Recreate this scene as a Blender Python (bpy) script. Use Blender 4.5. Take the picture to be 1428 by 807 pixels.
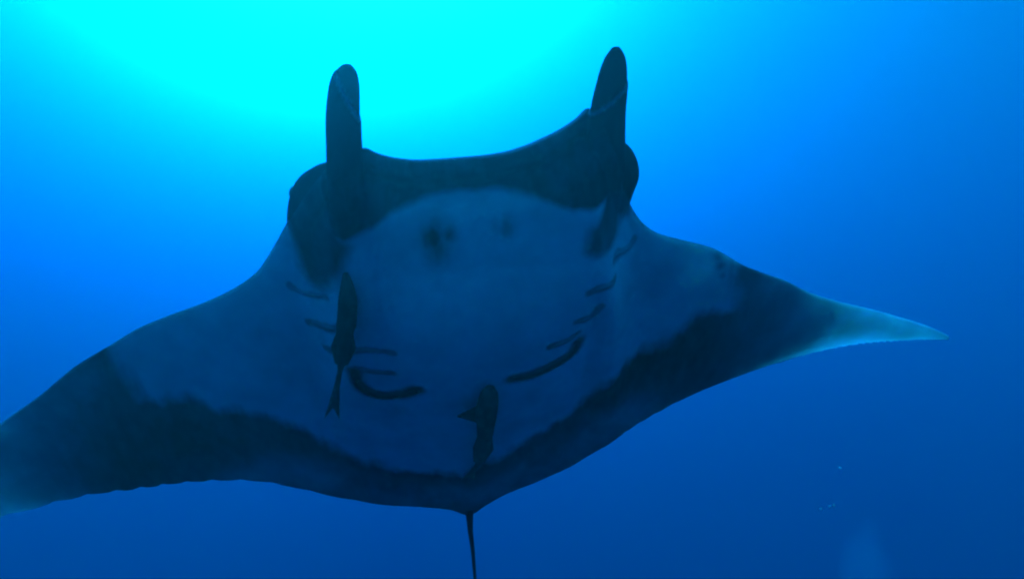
import bpy, bmesh, math
import numpy as np
from mathutils import Vector, Matrix, Euler

for _o in list(bpy.data.objects):
    bpy.data.objects.remove(_o, do_unlink=True)
scene = bpy.context.scene
C = scene.collection
R = math.radians

# ------------------------------------------------------------------ camera
CAM_LOC = (0.0, 0.0, -24.0)          # water surface is z = 0
CAM_PITCH = 13.0
cam_data = bpy.data.cameras.new('camera')
cam = bpy.data.objects.new('camera', cam_data)
C.objects.link(cam)
cam_data.sensor_width = 36.0
cam_data.lens = 25.7                 # about 70 degrees across
cam_data.clip_start = 0.05
cam_data.clip_end = 2000.0
cam.location = CAM_LOC
cam.rotation_euler = (R(90 + CAM_PITCH), 0, 0)
scene.camera = cam

# ------------------------------------------------------------------ sky and sun
SUN_EL, SUN_AZ = 44.0, -18.5         # azimuth from +Y towards +X
world = bpy.data.worlds.new('World')
scene.world = world
world.use_nodes = True
wn = world.node_tree
sky = wn.nodes.new('ShaderNodeTexSky')
sky.sky_type = 'NISHITA'
sky.sun_disc = False
sky.air_density = 0.15
sky.dust_density = 7.0
sky.sun_elevation = R(SUN_EL)
sky.sun_rotation = R(SUN_AZ)
wn.links.new(sky.outputs[0], wn.nodes['Background'].inputs[0])
wn.nodes['Background'].inputs[1].default_value = 0.055
sun_data = bpy.data.lights.new('sun', 'SUN')
sun_data.energy = 5.0
sun_data.angle = R(3.0)
sun_data.color = (1.0, 0.97, 0.90)
sun = bpy.data.objects.new('sun', sun_data)
C.objects.link(sun)
_d = Vector((math.sin(R(SUN_AZ)) * math.cos(R(SUN_EL)), math.cos(R(SUN_AZ)) * math.cos(R(SUN_EL)), math.sin(R(SUN_EL))))
sun.rotation_euler = _d.to_track_quat('Z', 'Y').to_euler()
sun.location = (-10, 30, 40)

vs = scene.view_settings
vs.view_transform = 'Standard'
vs.look = 'None'
vs.gamma = 1.0
vs.use_curve_mapping = False
vs.exposure = 3.12
scene.render.engine = 'CYCLES'
cy = scene.cycles
cy.use_denoising = True
cy.filter_width = 2.3
cy.max_bounces = 8
cy.diffuse_bounces = 3
cy.glossy_bounces = 2
cy.transmission_bounces = 4
cy.volume_bounces = 3
cy.sample_clamp_indirect = 4.0

# ------------------------------------------------------------------ helpers
def mesh_obj(name, verts, faces, mat=None, parent=None, smooth=True):
    me = bpy.data.meshes.new(name)
    me.from_pydata([tuple(map(float, v)) for v in verts], [], [tuple(map(int, f)) for f in faces])
    me.update()
    if smooth:
        me.polygons.foreach_set('use_smooth', np.ones(len(me.polygons), dtype=bool))
    if mat:
        me.materials.append(mat)
    o = bpy.data.objects.new(name, me)
    C.objects.link(o)
    o.parent = parent
    return o

def tag(o, label=None, cat=None, group=None, kind=None):
    if label: o['label'] = label
    if cat: o['category'] = cat
    if group: o['group'] = group
    if kind: o['kind'] = kind
    return o

def node(nt, typ, **kw):
    n = nt.nodes.new(typ)
    for k, v in kw.items():
        setattr(n, k, v)
    return n

def pchip(xq, x, y):
    """monotone cubic through the points (x rising), linear beyond the ends"""
    x = np.asarray(x, float); y = np.asarray(y, float); xq = np.asarray(xq, float)
    h = np.diff(x); d = np.diff(y) / h
    m = np.zeros_like(y)
    m[0], m[-1] = d[0], d[-1]
    same = d[:-1] * d[1:] > 0
    w1 = 2 * h[1:] + h[:-1]; w2 = h[1:] + 2 * h[:-1]
    with np.errstate(all='ignore'):
        mm = (w1 + w2) / (w1 / d[:-1] + w2 / d[1:])
    m[1:-1] = np.where(same, mm, 0)
    i = np.clip(np.searchsorted(x, xq) - 1, 0, len(x) - 2)
    t = np.clip((xq - x[i]) / h[i], 0, 1)
    return ((2*t**3 - 3*t**2 + 1) * y[i] + (t**3 - 2*t**2 + t) * h[i] * m[i]
            + (-2*t**3 + 3*t**2) * y[i+1] + (t**3 - t**2) * h[i] * m[i+1])

def sstep(a, b, v):
    t = np.clip((v - a) / (b - a), 0, 1)
    return t * t * (3 - 2 * t)

_rs = np.random.RandomState(7)
_lat = _rs.rand(64, 64)
def vnoise(x, y):
    xi = np.floor(x).astype(int); yi = np.floor(y).astype(int)
    fx = x - xi; fy = y - yi
    fx = fx * fx * (3 - 2 * fx); fy = fy * fy * (3 - 2 * fy)
    g = lambda a, b: _lat[a % 64, b % 64]
    return ((g(xi, yi) * (1 - fx) + g(xi + 1, yi) * fx) * (1 - fy)
            + (g(xi, yi + 1) * (1 - fx) + g(xi + 1, yi + 1) * fx) * fy) - 0.5
def fbm(x, y, o=4):
    s = 0; a = 1.0
    for k in range(o):
        s = s + a * vnoise(x * 2**k + 17.3 * k, y * 2**k + 5.1 * k); a *= 0.5
    return s

def catmull(P, n):
    P = np.asarray(P, float)
    Q = np.vstack([2*P[0] - P[1], P, 2*P[-1] - P[-2]])
    s = np.linspace(0, len(P) - 1 - 1e-9, n); i = s.astype(int); t = (s - i)[:, None]
    p0, p1, p2, p3 = Q[i], Q[i+1], Q[i+2], Q[i+3]
    return 0.5 * (2*p1 + (p2-p0)*t + (2*p0 - 5*p1 + 4*p2 - p3)*t**2 + (3*p1 - p0 - 3*p2 + p3)*t**3)

def loft(path, side, ra, rb, nseg=28, step=None):
    """closed tube: ellipse of half width ra along `side`, rb across; rounded ends"""
    path = np.asarray(path, float); n = len(path)
    tan = np.gradient(path, axis=0); tan /= np.linalg.norm(tan, axis=1, keepdims=True)
    side = np.broadcast_to(np.asarray(side, float), path.shape)
    s = side - (side * tan).sum(1, keepdims=True) * tan
    s /= np.linalg.norm(s, axis=1, keepdims=True)
    u = np.cross(tan, s)
    th = np.linspace(0, 2*np.pi, nseg, endpoint=False)
    V = []; F = []
    for k in range(n):
        sc = 1.0 if step is None else step(k / (n - 1), th)[:, None]
        V.append(path[k] + sc * (np.cos(th)[:, None] * s[k] * ra[k] + np.sin(th)[:, None] * u[k] * rb[k]))
    V = np.vstack(V)
    for k in range(n - 1):
        for j in range(nseg):
            j2 = (j + 1) % nseg
            F.append((k*nseg + j, k*nseg + j2, (k+1)*nseg + j2, (k+1)*nseg + j))
    a = len(V); V = np.vstack([V, path[:1], path[-1:]])
    for j in range(nseg):
        j2 = (j + 1) % nseg
        F.append((a, j2, j)); F.append((a + 1, (n-1)*nseg + j, (n-1)*nseg + j2))
    return V, F

def join(parts):
    V = []; F = []; o = 0
    for v, f in parts:
        V.append(np.asarray(v)); F += [tuple(i + o for i in q) for q in f]; o += len(v)
    return np.vstack(V), F

def fuse(parts, voxel, smooth_it):
    """one continuous skin out of overlapping closed shells: (verts, quads)"""
    v, f = join(parts)
    o = mesh_obj('fuse_tmp', v, f)
    md = o.modifiers.new('r', 'REMESH'); md.mode = 'VOXEL'; md.voxel_size = voxel; md.adaptivity = 0.0
    dg = bpy.context.evaluated_depsgraph_get()
    ev = o.evaluated_get(dg); me = ev.to_mesh()
    n = len(me.vertices); co = np.empty(n * 3); me.vertices.foreach_get('co', co); co = co.reshape(-1, 3)
    ed = np.empty(len(me.edges) * 2, dtype=np.int32); me.edges.foreach_get('vertices', ed); ed = ed.reshape(-1, 2)
    lp = np.empty(len(me.loops), dtype=np.int32); me.loops.foreach_get('vertex_index', lp)
    st = np.empty(len(me.polygons), dtype=np.int32); me.polygons.foreach_get('loop_start', st)
    tot = np.empty(len(me.polygons), dtype=np.int32); me.polygons.foreach_get('loop_total', tot)
    ev.to_mesh_clear()
    m0 = o.data; bpy.data.objects.remove(o, do_unlink=True); bpy.data.meshes.remove(m0)
    deg = np.bincount(ed.ravel(), minlength=n).astype(float)
    for it in range(smooth_it):
        for lam in (0.55, -0.57):                   # Taubin: smooths without shrinking thin edges
            acc = np.zeros_like(co)
            for c in range(3):
                acc[:, c] = np.bincount(ed[:, 0], co[ed[:, 1], c], n) + np.bincount(ed[:, 1], co[ed[:, 0], c], n)
            co = co + lam * (acc / np.maximum(deg, 1)[:, None] - co)
    quads = [lp[a:a + b] for a, b in zip(st, tot)]
    return co, quads, lp, st, tot

def skin_mesh(name, co, lp, st, tot, extra=None):
    me = bpy.data.meshes.new(name)
    if extra is not None:
        ev, ef = extra
        base = len(co); co = np.vstack([co, ev])
        el = np.concatenate([np.asarray(q) for q in ef]) + base
        et = np.array([len(q) for q in ef]); es = np.concatenate([[0], np.cumsum(et)[:-1]]) + len(lp)
        lp = np.concatenate([lp, el]); st = np.concatenate([st, es]); tot = np.concatenate([tot, et])
    me.vertices.add(len(co)); me.vertices.foreach_set('co', co.ravel())
    me.loops.add(len(lp)); me.loops.foreach_set('vertex_index', lp.astype(np.int32))
    me.polygons.add(len(st)); me.polygons.foreach_set('loop_start', st.astype(np.int32))
    me.update(calc_edges=True); me.validate()
    me.polygons.foreach_set('use_smooth', np.ones(len(me.polygons), dtype=bool))
    return me, co

# ------------------------------------------------------------------ water
def volume_mat(name, layers):
    m = bpy.data.materials.new(name); m.use_nodes = True
    nt = m.node_tree; nt.nodes.clear()
    out = node(nt, 'ShaderNodeOutputMaterial'); last = None
    for ab, scat, g in layers:
        v = node(nt, 'ShaderNodeVolumeCoefficients')
        v.inputs['Absorption Coefficients'].default_value = ab
        v.inputs['Scatter Coefficients'].default_value = scat
        v.inputs['Anisotropy'].default_value = g
        if last is None:
            last = v.outputs[0]
        else:
            a = node(nt, 'ShaderNodeAddShader')
            nt.links.new(last, a.inputs[0]); nt.links.new(v.outputs[0], a.inputs[1]); last = a.outputs[0]
    nt.links.new(last, out.inputs['Volume'])
    return m

WATER = volume_mat('sea_water', [((0.20, 0.0600, 0.0268), (0.0004, 0.0172, 0.0), 0.85),
                                 ((0.0, 0.0, 0.0), (0.0002, 0.0, 0.0003), 0.5),
                                 ((0.0, 0.0, 0.0), (0.0002, 0.0008, 0.0120), 0.0)])
S = 700.0
wv = [(x, y, z) for z in (-300.0, 0.0) for y in (-S, S) for x in (-S, S)]
wf = [(0, 2, 3, 1), (4, 5, 7, 6), (0, 1, 5, 4), (2, 6, 7, 3), (0, 4, 6, 2), (1, 3, 7, 5)]
water = mesh_obj('water', wv, wf, WATER, smooth=False)
tag(water, 'clear blue open sea water filling the whole view', 'water', kind='structure')

# ------------------------------------------------------------------ manta: measurements in metres
MANTA_LOC = (-0.1767, 3.3068, -23.4935)
MANTA_AXES = ((-0.9938, -0.0286, -0.107), (-0.0505, -0.743, 0.6673), (-0.0986, 0.6686, 0.737))
LE = np.array(((-2.5764, -0.4207), (-2.355, -0.2705), (-2.118, -0.1368), (-1.9012, -0.0262), (-1.708, 0.0636), (-1.5553, 0.1454), (-1.3707, 0.2687), (-1.1839, 0.3633), (-1.0406, 0.45), (-0.9131, 0.4814), (-0.8288, 0.5038), (-0.7528, 0.5574), (-0.7096, 0.6176), (-0.6734, 0.6875), (-0.6177, 0.8022), (-0.5449, 1.0163), (-0.4713, 1.1387), (-0.4355, 1.0996), (-0.3705, 1.0497), (-0.311, 1.0171), (-0.2399, 0.9849), (-0.1597, 0.9628), (-0.0687, 0.9547), (0.0404, 0.9547), (0.1511, 0.9583), (0.238, 0.9766), (0.3013, 1.0057), (0.3452, 1.0357), (0.4557, 0.9883), (0.5678, 0.885), (0.6733, 0.7404), (0.7645, 0.605), (0.8604, 0.4891), (0.9515, 0.4294), (1.0957, 0.3688), (1.2327, 0.329), (1.3748, 0.2828), (1.5244, 0.207), (1.6802, 0.1271), (1.8849, -0.014), (2.0938, -0.1416), (2.3518, -0.3253), (2.5985, -0.5278), (2.8643, -0.8131)))
TE = np.array(((-2.5797, -0.4274), (-2.2014, -0.335), (-1.8812, -0.2925), (-1.6659, -0.3123), (-1.41, -0.3706), (-1.1481, -0.4735), (-0.9463, -0.5759), (-0.8432, -0.6362), (-0.6273, -0.7897), (-0.483, -0.8886), (-0.2931, -0.9844), (-0.1123, -1.0578), (-0.0118, -1.1244), (0.0945, -1.1977), (0.1885, -1.1389), (0.3321, -1.0954), (0.5427, -1.0327), (0.6632, -0.9805), (0.8462, -0.8817), (0.9922, -0.7969), (1.1331, -0.7299), (1.2803, -0.6935), (1.4249, -0.6726), (1.5742, -0.6651), (1.7231, -0.6625), (1.8682, -0.6619), (2.0212, -0.6768), (2.1774, -0.7085), (2.3381, -0.7414), (2.4855, -0.7789), (2.6634, -0.8077), (2.8668, -0.8183)))
MOUTH = ((0.4963, 1.0971), (0.3303, 1.1273), (0.2259, 1.0719), (0.0358, 1.0232), (-0.1576, 1.038), (-0.3128, 1.1019), (-0.4447, 1.237), (-0.605, 1.0742), (-0.6092, 0.8053), (-0.5242, 0.8219), (-0.4708, 0.8226), (-0.3964, 0.816), (-0.3086, 0.8428), (-0.2352, 0.8558), (-0.1471, 0.8634), (0.0119, 0.8677), (0.1192, 0.858), (0.1995, 0.8449), (0.2648, 0.8343), (0.3307, 0.8092), (0.3721, 0.7855), (0.4452, 0.7373), (0.4933, 0.7495), (0.5185, 0.9112))
HEAD_R = ((0.6511, 0.9692), (0.4606, 1.0782), (0.4625, 0.7704), (0.4078, 0.7334), (0.4481, 0.6354), (0.5207, 0.5575), (0.5814, 0.5094), (0.6295, 0.5133), (0.6654, 0.5571), (0.6731, 0.6482), (0.682, 0.7604))
HEAD_L = ((-0.4422, 0.6676), (-0.4486, 0.7482), (-0.4958, 0.814), (-0.5549, 1.0473), (-0.6813, 1.0054), (-0.7127, 0.7957), (-0.6735, 0.6611), (-0.6083, 0.6806), (-0.5963, 0.6234), (-0.5396, 0.6379), (-0.4928, 0.6465))
BAND_R = ((1.5155, 0.2518), (1.5082, 0.1496), (1.5089, -0.0068), (1.4965, -0.1024), (1.3988, -0.1134), (1.2843, -0.1127), (1.1874, -0.1949), (1.039, -0.2422), (0.8935, -0.324), (0.8057, -0.3852), (0.6903, -0.4988), (0.5673, -0.5993), (0.4038, -0.6918), (0.2616, -0.6915), (0.1219, -0.7255), (-0.0588, -0.7518), (-0.0412, -1.3591), (0.3102, -1.2334), (0.6852, -1.1297), (1.0247, -0.9412), (1.3184, -0.8481), (1.6152, -0.806), (2.0795, -0.8381), (2.4185, -0.9379), (3.059, -1.0007), (2.6056, -0.1049), (2.0447, -0.0206))
BAND_L = ((-1.1574, 0.4818), (-1.1603, 0.2846), (-1.1561, 0.1307), (-1.0551, 0.1006), (-0.9795, 0.0159), (-0.8605, -0.0672), (-0.7729, -0.069), (-0.6844, -0.1032), (-0.5952, -0.1133), (-0.5094, -0.2189), (-0.4336, -0.3768), (-0.3101, -0.464), (-0.2219, -0.5227), (-0.0972, -0.6186), (0.018, -0.6457), (0.16, -0.7626), (0.1981, -1.3168), (-0.1659, -1.255), (-0.6815, -0.9409), (-1.0347, -0.7692), (-1.4884, -0.5907), (-1.9891, -0.4795), (-2.7256, -0.6329), (-2.5186, -0.2271), (-2.055, 0.0132), (-1.5129, 0.2825))
PALE = ((0.9861, -0.6257, 0.14), (1.2128, -0.675, 0.1), (0.8737, -0.7282, 0.14), (0.7118, -0.8271, 0.15), (0.4325, -0.9355, 0.16), (0.2129, -0.9931, 0.14), (-0.8664, -0.5484, 0.18), (-0.6914, -0.5839, 0.18), (-0.4751, -0.7558, 0.17), (-0.247, -0.8698, 0.16), (-0.0541, -0.9847, 0.13), (1.6821, 0.0643, 0.1), (1.8504, -0.0619, 0.13), (2.0166, -0.1862, 0.15), (-1.3373, 0.2439, 0.07), (-1.53, 0.1158, 0.09), (-1.6977, -0.0136, 0.1))
SPOT = ((0.0947, 0.7712, 0.055, 0.55), (0.119, 0.7377, 0.055, 0.95), (0.0707, 0.7484, 0.042, 0.95), (0.1012, 0.7051, 0.06, 0.75), (-0.1382, 0.7573, 0.05, 0.62), (-0.1486, 0.7873, 0.035, 0.3), (-0.1099, 0.7349, 0.03, 0.2), (-1.0648, 0.4251, 0.03, 0.6), (-1.0768, 0.3798, 0.028, 0.65), (-1.0918, 0.3294, 0.022, 0.5))
GILL_R = (((0.719, 0.4647), (0.6578, 0.4468), (0.5491, 0.5096)), ((0.6688, 0.3078), (0.5909, 0.3585), (0.5033, 0.4266)), ((0.6077, 0.24), (0.4611, 0.324), (0.315, 0.3225)), ((0.4756, 0.2189), (0.4112, 0.195), (0.332, 0.1899)), ((0.4853, 0.1952), (0.4831, 0.1049), (0.4362, 0.0303), (0.3486, 0.0168), (0.2427, 0.0916)))
GILL_L = (((-0.6952, 0.5288), (-0.646, 0.5164), (-0.5697, 0.5668)), ((-0.5627, 0.4951), (-0.5074, 0.5063), (-0.4482, 0.5024)), ((-0.5029, 0.4092), (-0.4653, 0.3619), (-0.4014, 0.3674)), ((-0.4126, 0.296), (-0.3638, 0.2753), (-0.2967, 0.2738)), ((-0.4208, 0.2342), (-0.3966, 0.1715), (-0.3248, 0.1416), (-0.2325, 0.1196), (-0.1393, 0.1201)))
HORN_R = (((0.4585, 0.6273, -0.1064), (0.4279, 0.816, -0.1925), (0.4028, 0.9838, -0.2424), (0.3844, 1.1161, -0.2718), (0.3694, 1.2201, -0.2828), (0.3486, 1.3176, -0.2917), (0.3334, 1.3689, -0.2969), (0.3234, 1.4006, -0.3063)), (0.045, 0.062, 0.065, 0.061, 0.058, 0.052, 0.039, 0.014))
HORN_L = (((-0.5519, 0.5947, -0.0693), (-0.5432, 0.7599, -0.1316), (-0.5367, 0.9146, -0.1683), (-0.5302, 1.036, -0.185), (-0.5244, 1.1495, -0.1992), (-0.5291, 1.259, -0.2219), (-0.5292, 1.3394, -0.246), (-0.5281, 1.3883, -0.2607)), (0.045, 0.07, 0.074, 0.07, 0.068, 0.059, 0.043, 0.015))
LUMP_R = (((0.4525, 0.9603, -0.1162), (0.5115, 0.9031, -0.0902), (0.5596, 0.8379, -0.0716), (0.5938, 0.7373, -0.0522), (0.6017, 0.629, -0.06), (0.5868, 0.5331, -0.0969), (0.5649, 0.4853, -0.1164)), (0.035, 0.062, 0.082, 0.085, 0.074, 0.048, 0.02))
LUMP_L = (((-0.5757, 0.9537, -0.0688), (-0.6102, 0.899, -0.0519), (-0.6308, 0.8261, -0.0301), (-0.6248, 0.7456, -0.0258), (-0.5932, 0.6512, -0.0576), (-0.5606, 0.5716, -0.0891), (-0.5484, 0.5277, -0.0995)), (0.03, 0.06, 0.07, 0.06, 0.055, 0.04, 0.02))
EYE_R = (0.6263, 0.8476, -0.0561)
EYE_L = (-0.6656, 0.8631, -0.0424)
TAIL = ((0.0907, -1.1375, -0.0002), (0.0921, -1.2228, -0.0002), (0.0955, -1.3619, 0.0198), (0.0937, -1.5685, 0.0498), (0.0962, -1.8736, 0.0898), (0.101, -2.3248, 0.1298), (0.1261, -2.9946, 0.1597))
REM_A = (((0.4489, 0.6513, -0.3228), (0.4471, 0.6123, -0.359), (0.4498, 0.5595, -0.3972), (0.4671, 0.4847, -0.4262), (0.4877, 0.3972, -0.441), (0.511, 0.3081, -0.4277), (0.534, 0.2296, -0.4013)), (0.01, 0.026, 0.036, 0.034, 0.026, 0.015, 0.007))
REM_A_TAIL = ((0.5301, 0.25, -0.4082), (0.5551, 0.1663, -0.3738), (0.5863, 0.0395, -0.3212), (0.6176, -0.0368, -0.2797))
REM_A_FIN = ((0.4415, 0.6072, -0.3754), (0.4169, 0.5494, -0.4104), (0.4281, 0.483, -0.4297), (0.4518, 0.4427, -0.439))
REM_B = (((-0.049, 0.1284, -0.4289), (-0.041, 0.085, -0.4313), (-0.029, -0.0274, -0.4041), (-0.0192, -0.2164, -0.3327), (-0.0056, -0.4048, -0.2604), (0.0182, -0.5461, -0.208), (0.0452, -0.6192, -0.1889)), (0.016, 0.038, 0.046, 0.038, 0.029, 0.018, 0.008))
REM_B_TAIL = ((0.0406, -0.5905, -0.1968), (0.0616, -0.6726, -0.1761), (0.0969, -0.7423, -0.1613), (0.0543, -0.7477, -0.1577))
REM_B_FIN = ((0.0021, 0.0161, -0.4154), (0.0569, -0.025, -0.4032), (0.0971, -0.0551, -0.3922), (0.0186, -0.1268, -0.3647))
SPECKS = ((0.8785, 2.0168, -24.0246), (0.7507, 1.8499, -24.1191), (0.7884, 1.8888, -24.1164), (0.7783, 1.839, -24.11))
PUFF = (((2.4488, 5.4208, -24.7863), 0.15), ((2.4827, 5.5319, -24.6668), 0.12), ((2.5092, 5.4215, -24.5577), 0.1), ((2.4919, 5.2989, -24.7224), 0.11), ((2.4487, 5.3992, -24.9232), 0.15), ((2.4374, 5.5373, -24.7791), 0.09), ((2.5574, 5.4619, -24.4792), 0.06))

# ------------------------------------------------------------------ manta: shape in its own frame
# local axes in metres: x = the animal's right, y = towards its nose, z = its back
def mean_z(x, y):
    """the surface that runs through the rim of the disc: wings bent and twisted mid-stroke"""
    x = np.asarray(x, float); y = np.asarray(y, float)
    u = np.maximum(-x, 0.0); w = np.maximum(x, 0.0)
    z = 0.035 * u**2 - 0.24 * np.clip(u - 0.55, 0, 0.75) * (y + 0.35 + 0.1 * u) * sstep(0.5, 1.2, u)
    z = z - 0.02 * w**2 + 0.05 * np.maximum(w - 1.6, 0)**2
    z = z - 0.30 * np.maximum(y - 0.62, 0) * (1 - sstep(0.7, 1.3, np.abs(x)))
    return z

def le_y(x): return pchip(x, LE[:, 0], LE[:, 1])
def te_y(x): return pchip(x, TE[:, 0], TE[:, 1])

def half_thick(x):
    a = np.abs(x)
    return 0.185 * np.exp(-(a / 0.62)**2.6) + 0.060 * np.exp(-(a / 1.40)**2.6) + 0.0058

def offsets(x, y):
    """depth of the belly below and of the back above the rim surface"""
    l = le_y(x); t = te_y(x); L = np.maximum(l - t, 1e-4)
    c = np.clip((l - y) / L, 0, 1)
    p = (0.2969*np.sqrt(c) - 0.126*c - 0.3516*c**2 + 0.2843*c**3 - 0.1036*c**4) / 0.1
    T = np.minimum(half_thick(x), 0.16 * L + 0.004)
    rim = 0.005 * np.sqrt(np.clip(c * (1 - c) * 4, 0, 1)) ** 0.5
    belly = 0.95 * T * p + rim
    back = 1.05 * T * p + rim
    # blunt head: lower jaw comes forward under the wide mouth, a groove between the lips
    hd = 1 - sstep(0.50, 0.74, np.abs(x + 0.02))
    e = l - y                                        # metres behind the upper lip
    jaw = sstep(0.02, 0.62, e) * (1 - sstep(0.45, 1.7, e)) * 0.21
    groove = np.exp(-((e - 0.085) / 0.045)**2) * 0.060
    belly = belly + hd * (jaw - groove)
    # gill slits: shallow channels
    return belly, back

def belly_z(x, y): return mean_z(x, y) - offsets(x, y)[0]

# ------------------------------------------------------------------ manta: materials
def skin_material(name, pale, dark, attr='pigment', sss=0.0):
    m = bpy.data.materials.new(name); m.use_nodes = True
    nt = m.node_tree; nt.nodes.clear()
    out = node(nt, 'ShaderNodeOutputMaterial'); b = node(nt, 'ShaderNodeBsdfPrincipled')
    nt.links.new(b.outputs[0], out.inputs['Surface'])
    at = node(nt, 'ShaderNodeAttribute', attribute_name=attr)
    tc = node(nt, 'ShaderNodeTexCoord')
    n1 = node(nt, 'ShaderNodeTexNoise'); n1.inputs['Scale'].default_value = 5.0; n1.inputs['Detail'].default_value = 6
    n2 = node(nt, 'ShaderNodeTexNoise'); n2.inputs['Scale'].default_value = 60.0; n2.inputs['Detail'].default_value = 3
    nt.links.new(tc.outputs['Object'], n1.inputs['Vector']); nt.links.new(tc.outputs['Object'], n2.inputs['Vector'])
    # mottled pale skin
    r = node(nt, 'ShaderNodeValToRGB')
    r.color_ramp.elements[0].position = 0.3; r.color_ramp.elements[0].color = tuple(c * 0.72 for c in pale) + (1,)
    r.color_ramp.elements[1].position = 0.7; r.color_ramp.elements[1].color = tuple(pale) + (1,)
    nt.links.new(n1.outputs['Fac'], r.inputs[0])
    r2 = node(nt, 'ShaderNodeValToRGB')
    r2.color_ramp.elements[0].position = 0.3; r2.color_ramp.elements[0].color = tuple(dark) + (1,)
    r2.color_ramp.elements[1].position = 0.75; r2.color_ramp.elements[1].color = tuple(c * 1.7 for c in dark) + (1,)
    nt.links.new(n1.outputs['Fac'], r2.inputs[0])
    mx = node(nt, 'ShaderNodeMix', data_type='RGBA')
    nt.links.new(at.outputs['Fac'], mx.inputs[0]); nt.links.new(r.outputs[0], mx.inputs[6]); nt.links.new(r2.outputs[0], mx.inputs[7])
    nt.links.new(mx.outputs[2], b.inputs['Base Color'])
    b.inputs['Roughness'].default_value = 0.7
    b.inputs['Specular IOR Level'].default_value = 0.2
    b.inputs['IOR'].default_value = 1.06             # wet skin seen through water
    if sss:
        sw = node(nt, 'ShaderNodeMapRange'); sw.inputs['From Min'].default_value = 0.0; sw.inputs['From Max'].default_value = 0.75
        sw.inputs['To Min'].default_value = sss; sw.inputs['To Max'].default_value = 0.0    # black skin lets no light through
        th = node(nt, 'ShaderNodeAttribute', attribute_name='thin')                        # only the thin pale wing ends are translucent
        mu = node(nt, 'ShaderNodeMath', operation='MULTIPLY')
        nt.links.new(at.outputs['Fac'], sw.inputs['Value']); nt.links.new(sw.outputs[0], mu.inputs[0])
        nt.links.new(th.outputs['Fac'], mu.inputs[1]); nt.links.new(mu.outputs[0], b.inputs['Subsurface Weight'])
        b.inputs['Subsurface Radius'].default_value = (0.8, 1.0, 0.75)
        b.inputs['Subsurface Scale'].default_value = 0.065
    bp = node(nt, 'ShaderNodeBump'); bp.inputs['Strength'].default_value = 0.12; bp.inputs['Distance'].default_value = 0.004
    nt.links.new(n2.outputs['Fac'], bp.inputs['Height']); nt.links.new(bp.outputs[0], b.inputs['Normal'])
    return m

MANTA_SKIN = skin_material('manta_skin', (0.86, 0.88, 0.86), (0.010, 0.012, 0.020), sss=0.85)
FLAP_SKIN = skin_material('gill_flap_skin', (0.55, 0.58, 0.58), (0.02, 0.022, 0.024))
REMORA_SKIN = skin_material('remora_skin', (0.28, 0.28, 0.18), (0.062, 0.064, 0.044))
EYE_MAT = bpy.data.materials.new('eye_black'); EYE_MAT.use_nodes = True
_e = EYE_MAT.node_tree.nodes['Principled BSDF']
_en = node(EYE_MAT.node_tree, 'ShaderNodeTexNoise'); _en.inputs['Scale'].default_value = 20
_er = node(EYE_MAT.node_tree, 'ShaderNodeValToRGB')
_er.color_ramp.elements[0].color = (0.008, 0.009, 0.011, 1); _er.color_ramp.elements[1].color = (0.03, 0.03, 0.035, 1)
EYE_MAT.node_tree.links.new(_en.outputs['Fac'], _er.inputs[0])
EYE_MAT.node_tree.links.new(_er.outputs[0], _e.inputs['Base Color'])
_e.inputs['Roughness'].default_value = 0.15

# ------------------------------------------------------------------ manta: body
def disc_shell():
    x0, x1 = max(LE[0, 0], TE[0, 0]) + 0.05, min(LE[-1, 0], TE[-1, 0]) - 0.05
    xs = np.linspace(x0, x1, 560); nc = 120
    c = 0.5 * (1 - np.cos(np.linspace(0, np.pi, nc)))
    X = np.repeat(xs[:, None], nc, 1)
    l = le_y(xs)[:, None]; t = te_y(xs)[:, None]
    # the skin edge of the wings is a little uneven
    t = t + 0.005 * fbm(xs * 4, xs * 0 + 3.3)[:, None] * (sstep(0.15, 0.4, np.abs(xs)) * sstep(0.02, 0.3, le_y(xs) - te_y(xs)))[:, None]
    Y = l + (t - l) * c[None]
    be, ba = offsets(X, l + (te_y(xs)[:, None] - l) * c[None])
    Z = mean_z(X, Y)
    lo = np.stack([X, Y, Z - be], -1); hi = np.stack([X, Y, Z + ba], -1)
    n = len(xs)
    V = np.vstack([lo.reshape(-1, 3), hi.reshape(-1, 3)])
    i, j = np.meshgrid(np.arange(n - 1), np.arange(nc - 1), indexing='ij')
    a = (i * nc + j).ravel(); H = n * nc
    F = [tuple(q) for q in np.stack([a, a + 1, a + nc + 1, a + nc], 1)]
    F += [tuple(q) for q in np.stack([a + H, a + nc + H, a + nc + 1 + H, a + 1 + H], 1)]
    k = np.arange(n - 1) * nc
    F += [tuple(q) for q in np.stack([k, k + nc, k + nc + H, k + H], 1)]
    k = k + nc - 1
    F += [tuple(q) for q in np.stack([k, k + H, k + nc + H, k + nc], 1)]
    j = np.arange(nc - 1)
    F += [tuple(q) for q in np.stack([j, j + H, j + 1 + H, j + 1], 1)]
    j = j + (n - 1) * nc
    F += [tuple(q) for q in np.stack([j, j + 1, j + 1 + H, j + H], 1)]
    return V, F

def tube(pts, radii, n=70, flat=1.0, step=None, side=(1, 0, 0), nseg=36):
    P = catmull(pts, n)
    r = pchip(np.linspace(0, 1, n), np.linspace(0, 1, len(radii)), radii)
    return loft(P, side, r, r * flat, nseg=nseg, step=step)

def roll_step(cut, slope, phase):
    """the lobe is rolled: below an oblique line the outer turn overlaps the bare tip"""
    def s(k, th):
        line = cut + slope * np.cos(th - phase)
        return np.where(k < line, 1.0, 0.92) 
    return s

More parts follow.
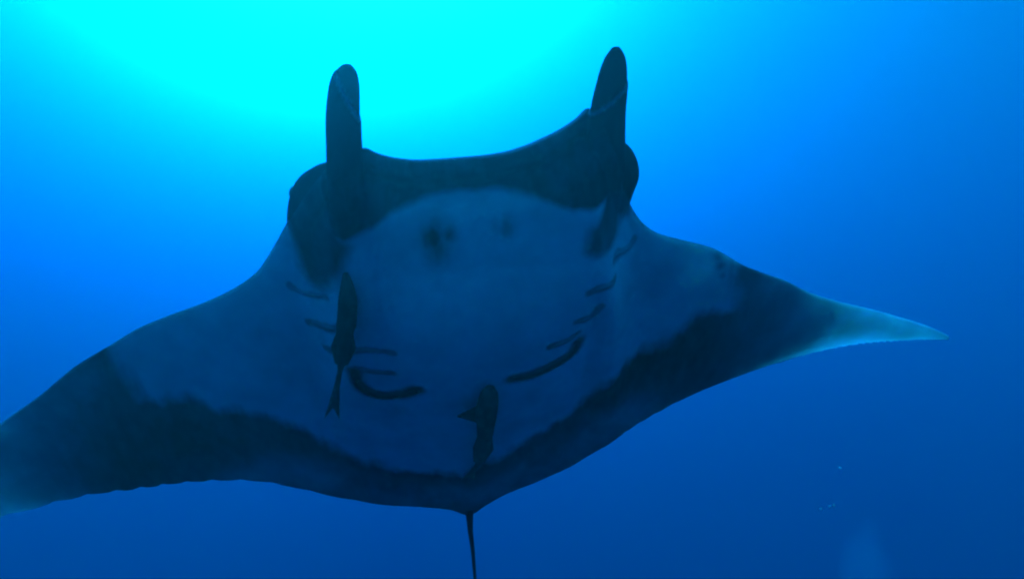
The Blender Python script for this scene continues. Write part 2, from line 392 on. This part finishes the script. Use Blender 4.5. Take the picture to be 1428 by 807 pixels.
parts = [disc_shell(),
         tube(*HORN_R, flat=0.62, step=roll_step(0.72, 0.14, 0.0), n=130, side=(1, 0, 0.15)),
         tube(*HORN_L, flat=0.62, step=roll_step(0.645, 0.07, math.pi), n=130, side=(1, 0, -0.15)),
         tube(*LUMP_R, flat=1.25), tube(*LUMP_L, flat=1.25)]
co, _q, lp, st, tot = fuse(parts, 0.0065, 7)
tail = tube(TAIL, [0.026, 0.019, 0.015, 0.012, 0.010, 0.008, 0.005], n=80, flat=0.9, nseg=14)
body_me, co = skin_mesh('body', co, lp, st, tot, extra=tail)

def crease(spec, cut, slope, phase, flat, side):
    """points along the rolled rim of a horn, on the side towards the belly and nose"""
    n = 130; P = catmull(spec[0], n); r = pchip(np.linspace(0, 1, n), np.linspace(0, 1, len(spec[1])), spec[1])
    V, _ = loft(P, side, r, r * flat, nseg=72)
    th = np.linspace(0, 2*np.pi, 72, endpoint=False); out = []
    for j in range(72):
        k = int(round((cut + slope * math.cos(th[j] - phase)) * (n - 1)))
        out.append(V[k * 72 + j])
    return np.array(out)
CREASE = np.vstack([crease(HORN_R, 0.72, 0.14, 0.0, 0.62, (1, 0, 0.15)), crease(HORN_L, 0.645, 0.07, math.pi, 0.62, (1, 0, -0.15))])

def seg_dist(px, py, poly, closed=True):
    """distance to a polyline and (closed) whether inside"""
    P = np.asarray(poly, float); Q = np.roll(P, -1, 0) if closed else P[1:]
    P = P if closed else P[:-1]
    d = np.full(px.shape, 1e9); ins = np.zeros(px.shape, bool)
    for (ax, ay), (bx, by) in zip(P, Q):
        ex, ey = bx - ax, by - ay
        t = np.clip(((px - ax) * ex + (py - ay) * ey) / (ex * ex + ey * ey + 1e-12), 0, 1)
        d = np.minimum(d, np.hypot(px - ax - t * ex, py - ay - t * ey))
        if closed:
            cr = ((ay > py) != (by > py)) & (px < (bx - ax) * (py - ay) / (by - ay + 1e-12) + ax)
            ins ^= cr
    return np.where(ins, -d, d) if closed else d

def pigment(co):
    x, y, z = co[:, 0], co[:, 1], co[:, 2]
    n_lo = fbm(x * 6, y * 6); n_hi = fbm(x * 25 + 3, y * 9)
    # strokes that run along the chord at the wing boundaries
    st_ = fbm(x * 22, y * 2.5 + 9)
    g = np.zeros(len(co))
    def area(poly, soft, amp_lo, amp_st, val=1.0, shift=0.0):
        nonlocal g
        d = seg_dist(x, y, poly) + shift + amp_lo * n_lo + amp_st * st_
        g = np.maximum(g, val * (1 - sstep(-soft, soft, d)))
    area(BAND_R, 0.055, 0.06, 0.040, 0.985)
    area(BAND_L, 0.052, 0.06, 0.055, 0.985)
    for px, py, r in PALE:                              # greyer cloudy margin behind the band
        w = np.exp(-(((x - px) / (r * 1.5))**2 + ((y - py) / r)**2)) * (0.75 + 0.8 * n_lo)
        g = g * (1 - 0.40 * np.clip(w, 0, 1))
    # wing tips are pale
    tipL = sstep(0.92, 1.95, -x + 0.10 * n_lo + 0.04 * st_); tipR = sstep(1.62, 2.32, x + 0.15 * n_lo + 0.05 * st_)
    g = g * (1 - 0.92 * tipL) * (1 - 0.66 * tipR)
    area(MOUTH, 0.016, 0.010, 0.006)
    area(HEAD_R, 0.035, 0.03, 0.01, 0.90)
    area(HEAD_L, 0.030, 0.03, 0.01, 0.90)
    for px, py, r, a in SPOT:
        w = np.exp(-((x - px)**2 + (y - py)**2) / (2 * (0.55 * r)**2)) * (0.9 + 0.6 * n_hi)
        g = np.maximum(g, a * np.clip(w * 1.2, 0, 1))
    for gills in (GILL_R, GILL_L):
        for k, c in enumerate(gills):
            P = catmull(np.array(c), 14)
            d = seg_dist(x, y, P, closed=False)
            wdt = (0.017, 0.019, 0.019, 0.020, 0.040)[k]
            g = np.maximum(g, (0.6, 0.72, 0.72, 0.8, 1.0)[k] * (1 - sstep(wdt * 0.35, wdt * 1.25, d + 0.01 * n_hi)))
    g = g * (0.975 + 0.09 * n_lo + 0.06 * n_hi)               # uneven tone inside the dark skin
    g = np.clip(g + 0.05 * n_lo + 0.03 * n_hi, 0, 1)
    # dark hem along the rear edge
    hem = (1 - sstep(0.006, 0.028, y - te_y(x))) * (1 - sstep(1.5, 2.0, np.abs(x)))
    g = np.maximum(g, 0.72 * hem)
    # the back and both horns are black
    up = sstep(-0.012, 0.012, z - mean_z(x, y))
    up = up * (1 - 0.93 * tipL) * (1 - 0.35 * tipR)
    horn = sstep(0.0, 0.03, y - le_y(x) + 0.02) * (np.abs(x) < 0.75)
    g = np.maximum(g, np.maximum(up, horn))
    hs = np.where((y > 0.85) & (np.abs(x) < 0.8))[0]    # light catching each horn's rolled rim, put in as paler pigment
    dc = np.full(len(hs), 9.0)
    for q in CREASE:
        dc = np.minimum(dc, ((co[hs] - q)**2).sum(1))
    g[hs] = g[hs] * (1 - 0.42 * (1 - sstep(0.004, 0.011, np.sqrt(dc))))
    g[len(co) - len(tail[0]):] = 1.0
    return g

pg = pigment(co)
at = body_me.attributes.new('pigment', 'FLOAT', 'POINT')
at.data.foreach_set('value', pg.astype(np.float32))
thin = np.clip(0.03 + 0.42 * sstep(0.55, 1.1, -co[:, 0]) + 0.75 * sstep(1.15, 1.85, -co[:, 0]) + 0.35 * sstep(1.75, 2.4, co[:, 0]), 0, 1)
at = body_me.attributes.new('thin', 'FLOAT', 'POINT')
at.data.foreach_set('value', thin.astype(np.float32))
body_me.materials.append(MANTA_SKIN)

manta = bpy.data.objects.new('manta_ray', None); C.objects.link(manta)
_m = Matrix([list(r) for r in MANTA_AXES]).to_4x4(); _m.translation = MANTA_LOC
manta.matrix_world = _m
tag(manta, 'huge black and white manta ray gliding overhead with its belly shown', 'manta ray')
body = bpy.data.objects.new('body', body_me); C.objects.link(body); body.parent = manta

def flat_attr(o, val):
    a = o.data.attributes.new('pigment', 'FLOAT', 'POINT')
    v = np.asarray(val, np.float32) * np.ones(len(o.data.vertices), np.float32)
    a.data.foreach_set('value', v)

for name, c in (('eye', EYE_R), ('eye', EYE_L)):
    s = 1 if c[0] > 0 else -1
    bm = bmesh.new(); bmesh.ops.create_uvsphere(bm, u_segments=24, v_segments=14, radius=0.034)
    me = bpy.data.meshes.new('eye')
    for v in bm.verts:
        v.co.x *= 0.7
        v.co += Vector(c) 
    bm.to_mesh(me); bm.free()
    me.polygons.foreach_set('use_smooth', np.ones(len(me.polygons), dtype=bool))
    me.materials.append(EYE_MAT)
    o = bpy.data.objects.new('eye', me); C.objects.link(o); o.parent = manta

def gill_flap(curve, k):
    """a thin lip of skin hinged in front of the slit, its rear edge standing off the belly"""
    n = 26; P = catmull(np.array(curve), n)
    T = np.gradient(P, axis=0); T /= np.linalg.norm(T, axis=1, keepdims=True)
    nn = np.stack([-T[:, 1], T[:, 0]], 1)
    nn *= np.where(nn[:, 1:] < 0, -1, 1)                # towards the nose
    w = (0.035, 0.04, 0.04, 0.045, 0.062)[k]; lift = (0.007, 0.008, 0.008, 0.009, 0.020)[k]
    env = np.sin(np.linspace(0.05, math.pi - 0.05, n)) ** 0.5
    m = 6; V = []; F = []
    for i in range(n):
        for s in (0, 1):
            for j in range(m):
                u = j / (m - 1)                         # 0 hinge, 1 free edge
                q = P[i] + nn[i] * (w * env[i] * (1 - u) - 0.004)
                z = belly_z(np.array([q[0]]), np.array([q[1]]))[0] + 0.006 - (lift + 0.006) * env[i] * u**1.6
                V.append((q[0], q[1], z + s * 0.004))
    for i in range(n - 1):
        for j in range(m - 1):
            a = i * 2 * m + j; b = a + 2 * m
            F += [(a, b, b + 1, a + 1), (a + m, a + m + 1, b + m + 1, b + m)]
        a = i * 2 * m; b = a + 2 * m
        F += [(a, a + m, b + m, b), (a + m - 1, b + m - 1, b + 2*m - 1, a + 2*m - 1)]
    o = mesh_obj('gill_flap', V, F, FLAP_SKIN, manta)
    u = np.tile(np.arange(m) / (m - 1), 2 * n)
    flat_attr(o, np.clip((0.02, 0.03, 0.04, 0.06, 0.75)[k] + sstep(0.3, 1.0, u) * (0.25, 0.4, 0.45, 0.5, 0.3)[k], 0, 1))
for gills in (GILL_R, GILL_L):
    for k, c in enumerate(gills):
        gill_flap(c, k)

# ------------------------------------------------------------------ remoras clinging to the belly
def plate(pts, th):
    """thin closed fin blade from an outline (flat fan)"""
    P = np.asarray(pts, float); n = len(P); c = P.mean(0)
    nrm = np.zeros(3)
    for i in range(n):
        nrm += np.cross(P[i] - c, P[(i + 1) % n] - c)
    nrm /= np.linalg.norm(nrm)
    V = np.vstack([P + nrm * th / 2, P - nrm * th / 2, [c + nrm * th, c - nrm * th]])
    F = []
    for i in range(n):
        j = (i + 1) % n
        F += [(2*n, i, j), (2*n + 1, n + j, n + i), (i, n + i, n + j, j)]
    return V, F

def remora(name, label, spine, tail_pts, fin_pts, flat):
    P, r = spine
    P = np.asarray(P)
    parts = [tube(P, r, n=60, flat=flat, nseg=24)]
    tp = np.asarray(tail_pts); base = P[-2]
    d = tp[0] - P[-3]; d /= np.linalg.norm(d)
    sd = np.cross(d, (0, 0, 1.0)); sd /= np.linalg.norm(sd)
    L = np.linalg.norm(tp[-1] - tp[0])
    parts.append(plate([P[-2] + sd * 0.008, tp[0] + sd * 0.012 + d * L * 0.3, tp[0] + sd * 0.034 + d * L * 0.98, tp[0] + d * L * 0.72,
                        tp[0] - sd * 0.030 + d * L * 1.0, tp[0] - sd * 0.012 + d * L * 0.3, P[-2] - sd * 0.008], 0.008))
    f = np.asarray(fin_pts)
    parts.append(plate(f, 0.009))
    # soft back and belly fins near the tail
    a, b, c = P[3], P[4], P[5]
    for s in (1, -1):
        parts.append(plate([a + sd * s * r[3] * 0.7, b + sd * s * (r[4] + 0.020), c + sd * s * (r[5] + 0.010), c], 0.008))
    co, q, lp, st, tot = fuse(parts, 0.004, 3)
    me, co = skin_mesh(name, co, lp, st, tot)
    o = bpy.data.objects.new(name, me); C.objects.link(o)
    o.matrix_world = _m.copy()
    me.materials.append(REMORA_SKIN)
    n = fbm(co[:, 0] * 30, co[:, 1] * 18)
    yy = (co[:, 1] - co[:, 1].min()) / np.ptp(co[:, 1])
    flat_attr(o, np.clip(0.50 + 0.36 * sstep(0.1, 0.65, yy) + 0.5 * n, 0, 1))        # paler towards the tail
    tag(o, label, 'remora', group='remoras clinging to the manta')
    return o

remora('remora', 'slender dark remora hanging tail down below one cephalic horn beside the gills', REM_A, REM_A_TAIL, REM_A_FIN, 0.75)
remora('remora', 'stubby dark remora under the belly just in front of the tail root', REM_B, REM_B_TAIL, REM_B_FIN, 0.7)

# ------------------------------------------------------------------ drifting specks and bubble clouds
SPECK_MAT = bpy.data.materials.new('speck_pale'); SPECK_MAT.use_nodes = True
_s = SPECK_MAT.node_tree.nodes['Principled BSDF']
_sn = node(SPECK_MAT.node_tree, 'ShaderNodeTexNoise'); _sn.inputs['Scale'].default_value = 90
_sr = node(SPECK_MAT.node_tree, 'ShaderNodeValToRGB')
_sr.color_ramp.elements[0].color = (0.88, 0.88, 0.85, 1); _sr.color_ramp.elements[1].color = (0.95, 0.95, 0.93, 1)
SPECK_MAT.node_tree.links.new(_sn.outputs['Fac'], _sr.inputs[0])
SPECK_MAT.node_tree.links.new(_sr.outputs[0], _s.inputs['Base Color'])
_s.inputs['Subsurface Weight'].default_value = 1.0
_s.inputs['Subsurface Radius'].default_value = (1, 1, 1)
_s.inputs['Subsurface Scale'].default_value = 0.01

def speck(loc, r, seed, label, group):
    bm = bmesh.new(); bmesh.ops.create_icosphere(bm, subdivisions=2, radius=r)
    rr = np.random.RandomState(seed)
    k = rr.rand(3) * 0.5 + 0.8
    for v in bm.verts:
        n = v.co.normalized()
        v.co = Vector((v.co.x * k[0], v.co.y * k[1], v.co.z * k[2])) * (1 + 0.18 * math.sin(5 * n.x + seed) * math.cos(4 * n.z))
    me = bpy.data.meshes.new('plankton_speck'); bm.to_mesh(me); bm.free()
    me.materials.append(SPECK_MAT)
    o = bpy.data.objects.new('plankton_speck', me); C.objects.link(o); o.location = loc
    tag(o, label, 'plankton', group=group)

SPECK_LABELS = ('lone pale plankton speck adrift in the blue water under the wing tip',
                'tiny pale plankton speck, leftmost of the row of three below the lone speck',
                'tiny pale plankton speck, middle of the row of three below the lone speck',
                'tiny pale plankton speck, rightmost of the row of three below the lone speck')
for i, p in enumerate(SPECKS):
    speck(p, 0.0030 if i else 0.0040, i + 3, SPECK_LABELS[i], 'plankton specks drifting in the water')

BUBBLE_MIST = volume_mat('bubble_mist', [((0.0, 0.0, 0.0), (0.01, 0.22, 0.16), 0.45)])
def puff(parts, label):
    sh = []
    for c, r, sx, sy, sz, seed in parts:
        bm = bmesh.new(); bmesh.ops.create_icosphere(bm, subdivisions=4, radius=1.0)
        v = np.array([q.co[:] for q in bm.verts]); f = [tuple(q.index for q in t.verts) for t in bm.faces]; bm.free()
        d = 1 + 0.22 * fbm(v[:, 0] * 1.6 + seed, v[:, 1] * 1.6 + v[:, 2] * 1.3 + seed)
        sh.append((v * d[:, None] * r * np.array([sx, sy, sz]) + np.array(c), f))
    co, q, lp, st, tot = fuse(sh, 0.02, 6)
    me, co = skin_mesh('bubble_cloud', co, lp, st, tot); me.materials.append(BUBBLE_MIST)
    o = bpy.data.objects.new('bubble_cloud', me); C.objects.link(o)
    tag(o, label, 'bubbles', kind='stuff')
puff([(p, r, 1.0, 1.0, 1.25, 3 + k) for k, (p, r) in enumerate(PUFF)], 'faint cloud of tiny bubbles low in the open water')
